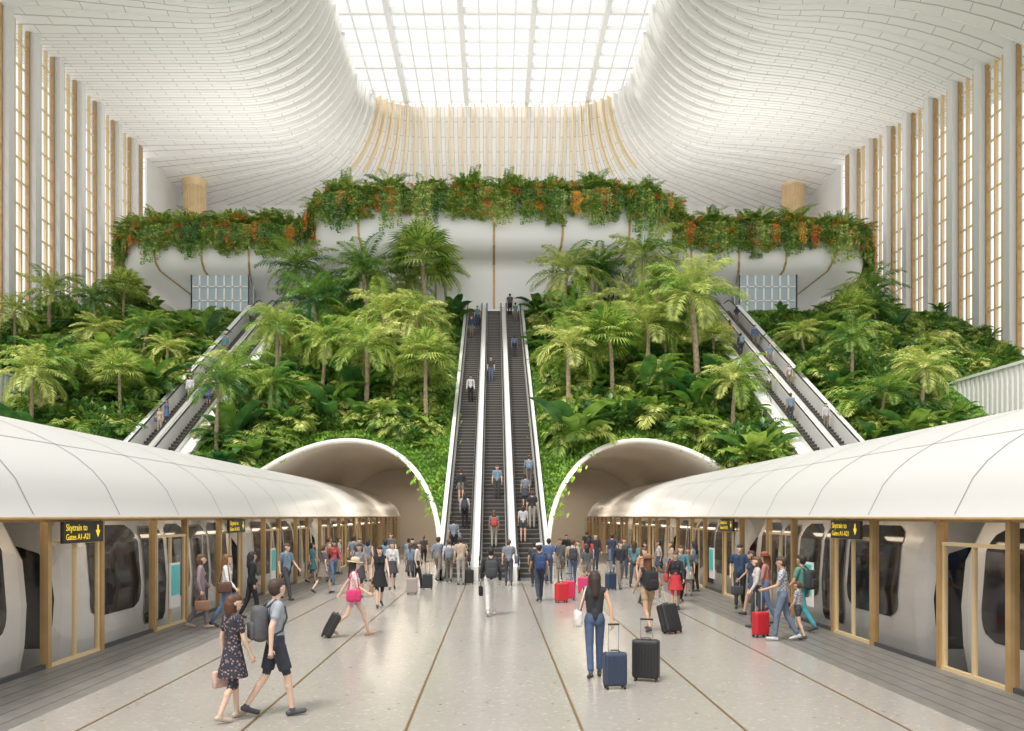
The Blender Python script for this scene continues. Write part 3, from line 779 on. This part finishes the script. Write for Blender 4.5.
# ================================================================= PLANTS
def frond(q,base,az,el,ln,droop,n,ll,wd,m,rm=None,rand=random):
    dirh=Vector((cos(az),sin(az),0)); side=Vector((-sin(az),cos(az),0)); p=Vector(base); seg=10; pts=[p.copy()]; tans=[]
    for i in range(seg):
        a=el-droop*(i/seg)**1.2; t=dirh*cos(a)+Vector((0,0,sin(a))); tans.append(t); p=p+t*(ln/seg); pts.append(p.copy())
    q.tube(pts,[.022*(1-.8*i/seg)*max(1,ln/2) for i in range(seg+1)],rm or m,3,cap=False)
    for i in range(n):
        f=.14+.86*i/(n-1); k=min(int(f*seg),seg-1); fr=f*seg-k; P=pts[k].lerp(pts[min(k+1,seg)],fr); t=tans[k]
        L_=ll*(sin(pi*min(1,f*.86+.12))**.6)*rand.uniform(.85,1.1)
        up=side.cross(t)
        if up.z<0: up=-up
        for sd in(-1,1):
            d=(side*sd*.85+t*.5+up*rand.uniform(-.05,.3)).normalized()
            tip=P+d*L_*.93+Vector((0,0,-L_*rand.uniform(.18,.45))); mid=P+d*L_*.5+Vector((0,0,-.02*L_))
            w=t*wd*.5
            q.face([P,mid-w,tip,mid+w],m)
def blade(q,base,az,el,ln,droop,wd,m,seg=5,stalk=.25):
    dirh=Vector((cos(az),sin(az),0)); side=Vector((-sin(az),cos(az),0)); p=Vector(base); L=[];C=[];R=[]
    st=p.copy(); p=p+(dirh*cos(el)+Vector((0,0,sin(el))))*ln*stalk
    q.face([st-side*.012,st+side*.012,p+side*.012,p-side*.012],m)
    for i in range(seg+1):
        f=i/seg; w=wd*.5*(sin(pi*(f*.88+.08))**.7 if f<1 else .03)
        a=el-droop*f; up=Vector((0,0,cos(a)))-dirh*sin(a)
        L.append(p+side*w+up*w*.35);C.append(p.copy());R.append(p-side*w+up*w*.35)
        p=p+(dirh*cos(a)+Vector((0,0,sin(a))))*(ln*(1-stalk)/seg)
    q.grid([L,C,R],m)
PC=bpy.data.collections.new('tropical_plant_library')
HC=bpy.data.collections.new('hanging_plant_library')
GC=bpy.data.collections.new('ground_cover_library')
R=random.uniform
def areca(name,m1,m2,n=14,coll=PC,ln=(1.5,2.3),ll=(.42,.6),wd=.075):
    q=MB()
    for i in range(n):
        frond(q,(R(-.15,.15),R(-.15,.15),0),R(0,2*pi),R(.75,1.45),R(1.3,2.1),R(*ln),20,R(*ll),wd,random.choice([m1,m1,m2]))
    coll.objects.link(q.obj(name,link=False))
def banana(name,m1,m2,n=10,coll=PC,ln=(1.3,2.1),wd=.5):
    q=MB()
    for i in range(n): blade(q,(R(-.1,.1),R(-.1,.1),0),R(0,2*pi),R(.7,1.45),R(*ln),R(.8,1.9),wd*R(.7,1.1),random.choice([m1,m1,m2]),6,.3)
    coll.objects.link(q.obj(name,link=False))
def bush(name,m1,m2,n=380,coll=PC,rad=.9,ls=.22):
    q=MB()
    for i in range(n):
        v=Vector((random.gauss(0,1),random.gauss(0,1),abs(random.gauss(0,.8))+.05)).normalized()*rad*R(.55,1.08); v.z=v.z*1.1+.1
        d=(v.normalized()+Vector((R(-.7,.7),R(-.7,.7),R(-.7,.3)))).normalized(); s_=d.cross(Vector((0,0,1)));
        if s_.length<.1: s_=Vector((1,0,0))
        s_.normalize(); l=ls*R(.7,1.3); m=v+d*l*.5
        q.face([v,m-s_*l*.24,v+d*l+Vector((0,0,-.1*l)),m+s_*l*.24],random.choice([m1,m1,m2]))
    coll.objects.link(q.obj(name,link=False))
areca('a_areca_palm',leafA,leafC,14,PC,(2.0,2.9),(.55,.75),.10); areca('b_lady_palm',leafC,leafA,12,PC,(1.8,2.7),(.5,.65),.09); areca('c_kentia_palm',leafB,leafA,15,PC,(2.0,3.0),(.55,.8),.10)
banana('d_bird_of_paradise',leafB,leafA,11,PC,(1.8,2.8),.65); banana('e_philodendron',leafA,leafB,26,PC,(.9,1.5),.55)
bush('f_broadleaf_shrub',leafB,leafA,360,PC,.9,.34); bush('g_lime_shrub',leafC,leafA,280,PC,.8,.30)
areca('h_tree_fern',leafA,leafB,18,PC,(1.5,2.1),(.4,.55),.08)
for nm,m in(('a_grass_tuft',grassm),('b_grass_tuft',leafA)):
    q=MB()
    for i in range(70):
        x,y=R(-.45,.45),R(-.45,.45); a=R(0,6.28); l=R(.12,.26); t=Vector((x,y,0)); d=Vector((cos(a)*.5,sin(a)*.5,.9))*l; s_=Vector((-sin(a),cos(a),0))*.05
        q.face([t-s_*.4,t+d*.6-s_,t+d+Vector((0,0,-.03)),t+d*.6+s_],m)
    GC.objects.link(q.obj(nm,link=False))
def trailing(name,m1,m2,n=16,ln=(1.2,2.4),coll=HC):
    q=MB()
    for i in range(n):
        x=R(-.7,.7); y=-R(.1,.5); l=R(*ln); z=.25; steps=int(l/.11)
        for k in range(steps):
            zz=z-k*.11; yy=y-.25*sin(min(1,k*.12)*pi*.5); xx=x+.05*sin(k*.9+i)
            for sd in(-1,1):
                d=Vector((sd*R(.5,1),R(-.9,-.1),R(-.5,.35))).normalized()*R(.16,.28); P=Vector((xx,yy,zz)); s_=d.cross(Vector((0,1,0))).normalized()*.06
                q.face([P,P+d*.5-s_,P+d,P+d*.5+s_],random.choice([m1,m1,m2]))
    coll.objects.link(q.obj(name,link=False))
bush('a_trough_shrub',leafA,leafC,360,HC,.85,.30); areca('b_trough_fern',leafC,leafA,16,HC,(1.1,1.8),(.3,.45),.07); banana('c_trough_broadleaf',leafA,leafC,14,HC,(1.0,1.7),.36)
trailing('d_trailing_vine',leafA,leafC,13,(1.0,3.0)); trailing('e_trailing_vine',leafB,leafA,13,(.9,2.7)); bush('f_flowering_shrub',leafR,leafR,70,HC,.5,.17)
trailing('g_flowering_vine',leafR,leafC,5,(1.0,2.2))

def scatter(name,pts,coll):
    me=bpy.data.meshes.new(name); me.from_pydata([p[0] for p in pts],[],[])
    a=me.attributes.new('rot','FLOAT_VECTOR','POINT'); a.data.foreach_set('vector',[c for p in pts for c in p[1]])
    a=me.attributes.new('scl','FLOAT_VECTOR','POINT'); a.data.foreach_set('vector',[c for p in pts for c in (p[2],)*3])
    a=me.attributes.new('idx','INT','POINT'); a.data.foreach_set('value',[p[3] for p in pts])
    o=bpy.data.objects.new(name,me); COL.objects.link(o)
    ng=bpy.data.node_groups.new(name,'GeometryNodeTree')
    ng.interface.new_socket('Geometry',in_out='INPUT',socket_type='NodeSocketGeometry'); ng.interface.new_socket('Geometry',in_out='OUTPUT',socket_type='NodeSocketGeometry')
    n=ng.nodes;l=ng.links; gi=n.new('NodeGroupInput');go=n.new('NodeGroupOutput'); ci=n.new('GeometryNodeCollectionInfo')
    ci.inputs['Collection'].default_value=coll; ci.inputs['Separate Children'].default_value=True; ci.inputs['Reset Children'].default_value=True
    ip=n.new('GeometryNodeInstanceOnPoints'); ip.inputs['Pick Instance'].default_value=True
    def na(nm,ty):
        k=n.new('GeometryNodeInputNamedAttribute'); k.data_type=ty; k.inputs['Name'].default_value=nm
        return [o_ for o_ in k.outputs if o_.enabled and o_.name=='Attribute'][0]
    l.new(gi.outputs[0],ip.inputs['Points']); l.new(ci.outputs[0],ip.inputs['Instance']); l.new(na('idx','INT'),ip.inputs['Instance Index'])
    l.new(na('rot','FLOAT_VECTOR'),ip.inputs['Rotation']); l.new(na('scl','FLOAT_VECTOR'),ip.inputs['Scale']); l.new(ip.outputs[0],go.inputs[0])
    md=o.modifiers.new('instances','NODES'); md.node_group=ng
    return o
def slope_z(x,d):
    z=T30*(d-D0)
    if abs(x)>30: z=max(z,11.2)
    return z
def on_slope(x,d,mg):
    a=abs(x)
    if a<2.5+mg or SA-mg<a<SB+mg or a>37.3: return False
    if a<SA and abs(a-AX)<AW+.3 and d<mouth_d(x)+mg*.8+.6: return False
    return D0<=d<=DT
pts=[]; random.seed(3)
tries=0
while len(pts)<2300 and tries<40000:
    tries+=1
    x=R(-37.6,37.6); d=R(38,68.0); a=abs(x)
    if not on_slope(x,d,.9): continue
    lawn = (a<SA and (d<mouth_d(x)+1.6 and abs(a-AX)<AW+1.0 or (a<4.4 and d<44.5) or (a>13.4 and d<38)))
    if lawn: continue
    if a>27.5 and d<55.5-(a-27.5)*.1: continue
    if x>34 and random.random()<.6: continue
    idx=random.choices(range(8),[3,2.6,2,1.5,1.9,1.4,1.4,1.8])[0]
    sc=random.choice((R(.6,1.0),R(.9,1.55)))
    if x>32: sc*=.55
    if x<-35.5: sc*=.7
    if 20<a<28 and d>62: sc*=.42
    if a<4.5: sc*=.75
    pts.append(((x,d,slope_z(x,d)-.05),(R(-.15,.1),R(-.1,.1),R(0,6.28)),sc,idx))
scatter('tropical_understory_planting',pts,PC)
pts=[]
for i in range(9500):
    x=R(-37.3,37.3); d=R(34.5,68.4)
    if i<4500: x=random.choice((-1,1))*R(2.5,17); d=R(34.5,52)
    if 29.2<abs(x)<30.6 and d<54.5: continue
    if on_slope(x,d,.12) and slope_z(x,d)>=0: pts.append(((x,d,slope_z(x,d)),(radians(22),0,R(-.5,.5)),R(.8,1.5),random.choice((0,0,1))))
scatter('slope_ground_cover',pts,GC)
pts=[]
def rim(cx,hw,front,rc,bow,zt,dens,s_hide=None):
    P=plan(cx,hw,front,front+9,0,rc,bow); acc=0
    for A,B in zip(P[:-1],P[1:]):
        L_=sqrt((A[0]-B[0])**2+(A[1]-B[1])**2); n=max(1,int(L_*dens+random.random()))
        for k in range(n):
            f=random.random(); x=A[0]+(B[0]-A[0])*f; y=A[1]+(B[1]-A[1])*f
            if s_hide and s_hide(x,y): continue
            nx,ny=(B[1]-A[1])/L_,-(B[0]-A[0])/L_
            az=atan2(nx,-ny)
            big=.8+.4*sin(x*.9+cx)**2
            for idx,pr,oo in((0,.8,-.6),(1,.9,-.5),(2,.65,-.7)):
                if random.random()<pr: pts.append(((x+nx*oo,y+ny*oo,zt+R(-.3,.5)),(0,0,R(0,6.28)),R(.7,1.2)*big,idx))
            for idx,pr in((3,.7),(4,.45),(6,.35)):
                if random.random()<pr: pts.append(((x+nx*.05,y+ny*.05,zt+R(-.2,.3)),(0,0,az),R(.6,1.15)*big,idx))
            for rep in range(2):
                if random.random()<.75: pts.append(((x+nx*.3,y+ny*.3,zt-R(.3,2.2)*big),(0,0,R(0,6.28)),R(.45,.9),random.choice((0,1,2,0))))
            if random.random()<.85: pts.append(((x+nx*.75,y+ny*.75,zt+R(-2.2,.6)),(0,0,R(0,6.28)),R(.45,.95),5))
rim(0,15.4,66.5,4,1.2,ZC_B+.1,1.5)
for s in(-1,1): rim(s*22.6,10.0,69.3,4,.4,ZW_B+.1,1.5,lambda x,y: abs(x)<15.2)
scatter('hanging_balcony_garden',pts,HC)
def palm(ht,lean,nf,fl,m1,m2,fan=False):
    q=MB(); P=[];r=[]
    for i in range(13):
        t=i/12; P.append((lean*t*t,0.1*sin(t*3),ht*t-.3)); r.append(.17*(1-.4*t)+(.05 if i==0 else 0)+.012*(i%2))
    q.tube(P,r,barkm,9); top=Vector(P[-1])
    for i in range(nf):
        f=i/nf; el=1.35-1.75*f+R(-.12,.12)
        if fan:
            az=i*2.4+R(-.2,.2); dh=Vector((cos(az)*cos(el),sin(az)*cos(el),sin(el))); c=top+dh*fl*.42
            q.tube([top,c],[.03,.02],m1,3,cap=False)
            sd=Vector((-sin(az),cos(az),0)); up=dh.cross(sd)
            for k in range(22):
                a=-2.0+4.0*k/21; d=(dh*cos(a)+sd*sin(a)); L_=fl*.55*(1-.12*abs(a)); tip=c+d*L_+Vector((0,0,-.30*L_)); mid=c+d*L_*.55; w=(d.cross(up)).normalized()*.06
                q.face([c,mid-w,tip,mid+w],random.choice([m1,m1,m2]))
        else: frond(q,top,i*2.4+R(-.2,.2),el,fl*R(.85,1.1),R(1.1,1.9),30,fl*.26,.09,random.choice([m1,m1,m2]))
    return q.mesh('palm_tree')
PM=[palm(5.6,.4,24,3.2,leafC,leafA),palm(5.2,-.5,26,3.1,leafA,leafB),palm(5.2,.2,34,2.8,leafC,leafA,True),palm(4.4,.3,22,3.0,leafA,leafC)]
PL=[(-5.1,61,7.0,2),(-9.3,60,6.2,1),(-14.4,62,5.8,1),(-13.6,51.8,4.6,0),(-7.7,48.9,4.6,3),(-3.9,47.8,4.6,2),(-11.9,56,5.2,1),(-10.6,50.5,4.2,0),(-7.2,54.5,4.8,3),(-5.0,54,4.4,0),
                  (5.0,60,5.8,0),(7.6,62.5,5.4,1),(10.7,61,6.5,0),(12.9,51.8,6.8,0),(7.2,50.2,5.0,2),(4.6,49.5,4.4,3),(10.0,52.5,4.8,3),(14.0,58,4.8,1),(5.5,55.5,4.2,3),(13.6,46.5,3.6,3),(-12.8,46.8,3.2,3),
                  (-24,56,3.4,1),(-29,60,4.0,1),(-33,61,4.2,3),(-26,50,3.0,0),(25,56,3.0,3),(28,60,3.2,1),(26,50,2.8,0),(-34,58,3.4,0)]
random.seed(21); tr=0
while len(PL)<74 and tr<4000:
    tr+=1; a=random.choice((-1,1)); x=a*(R(3.6,15.4) if random.random()<.75 else R(21.5,29)); d=R(44,66.5)
    if not on_slope(x,d,.9) or (abs(x)<15 and d<mouth_d(x)+2.5): continue
    if 20<abs(x)<27 and d>59: continue
    if abs(x)>26.5 and d<57: continue
    if min((x-p[0])**2+(d-p[1])**2 for p in PL)<2.3**2: continue
    PL.append((x,d,R(2.2,4.2),random.choice((0,0,1,2,3))))
for (x,d,h,k) in PL:
    o=bpy.data.objects.new('palm_tree',PM[k]); COL.objects.link(o); o.location=(x,d,slope_z(x,d)); s_=h/(5.4 if k!=3 else 4.4); o.scale=(max(s_,.68),)*2+(s_,); o.rotation_euler=(0,0,R(0,6.28))

# ================================================================= LIGHT, WORLD, CAMERA
w=bpy.data.worlds.new('sky'); SC.world=w; w.use_nodes=True
bg=w.node_tree.nodes['Background']; bg.inputs[0].default_value=(1,.99,.97,1); bg.inputs[1].default_value=1.36
sn=bpy.data.lights.new('sun','SUN'); sn.energy=3.1; sn.angle=radians(14); sn.color=(1,.95,.87)
so=bpy.data.objects.new('sun',sn); COL.objects.link(so); so.rotation_euler=Vector((.25,.42,-.87)).to_track_quat('-Z','Y').to_euler(); so.location=(0,0,60)
for s in(-1,1):
    for d in(42,54,66):
        l=bpy.data.lights.new('tunnel_fill_light','AREA'); l.energy=170; l.size=2; l.color=(1,.86,.68); o=bpy.data.objects.new('tunnel_fill_light',l); COL.objects.link(o); o.location=(s*5.6,d,5.3)  # added area lights to brighten the vault, no fittings modelled
    l=bpy.data.lights.new('ceiling_fill_light','AREA'); l.shape='RECTANGLE'; l.size=14; l.size_y=8; l.energy=1500; l.color=(1,.97,.92)  # added fill aimed upward to brighten the ceiling sides
    o=bpy.data.objects.new('ceiling_fill_light',l); COL.objects.link(o); o.location=(s*24,80,28); o.rotation_euler=(pi,0,0)
l=bpy.data.lights.new('ceiling_fill_light','AREA'); l.shape='RECTANGLE'; l.size=22; l.size_y=10; l.energy=1400; l.color=(1,.93,.82)  # added warmer fill for the middle of the ceiling
o=bpy.data.objects.new('ceiling_fill_light',l); COL.objects.link(o); o.location=(0,80,29.5); o.rotation_euler=(pi,0,0)
cam=bpy.data.cameras.new('camera'); cam.sensor_width=36; cam.lens=36*820/1024; cam.shift_x=18/1024; cam.shift_y=150.5/1024; cam.clip_end=500
co=bpy.data.objects.new('camera',cam); COL.objects.link(co); co.location=(0,0,2.6); co.rotation_euler=(pi/2,0,0); SC.camera=co
SC.view_settings.view_transform='Standard'
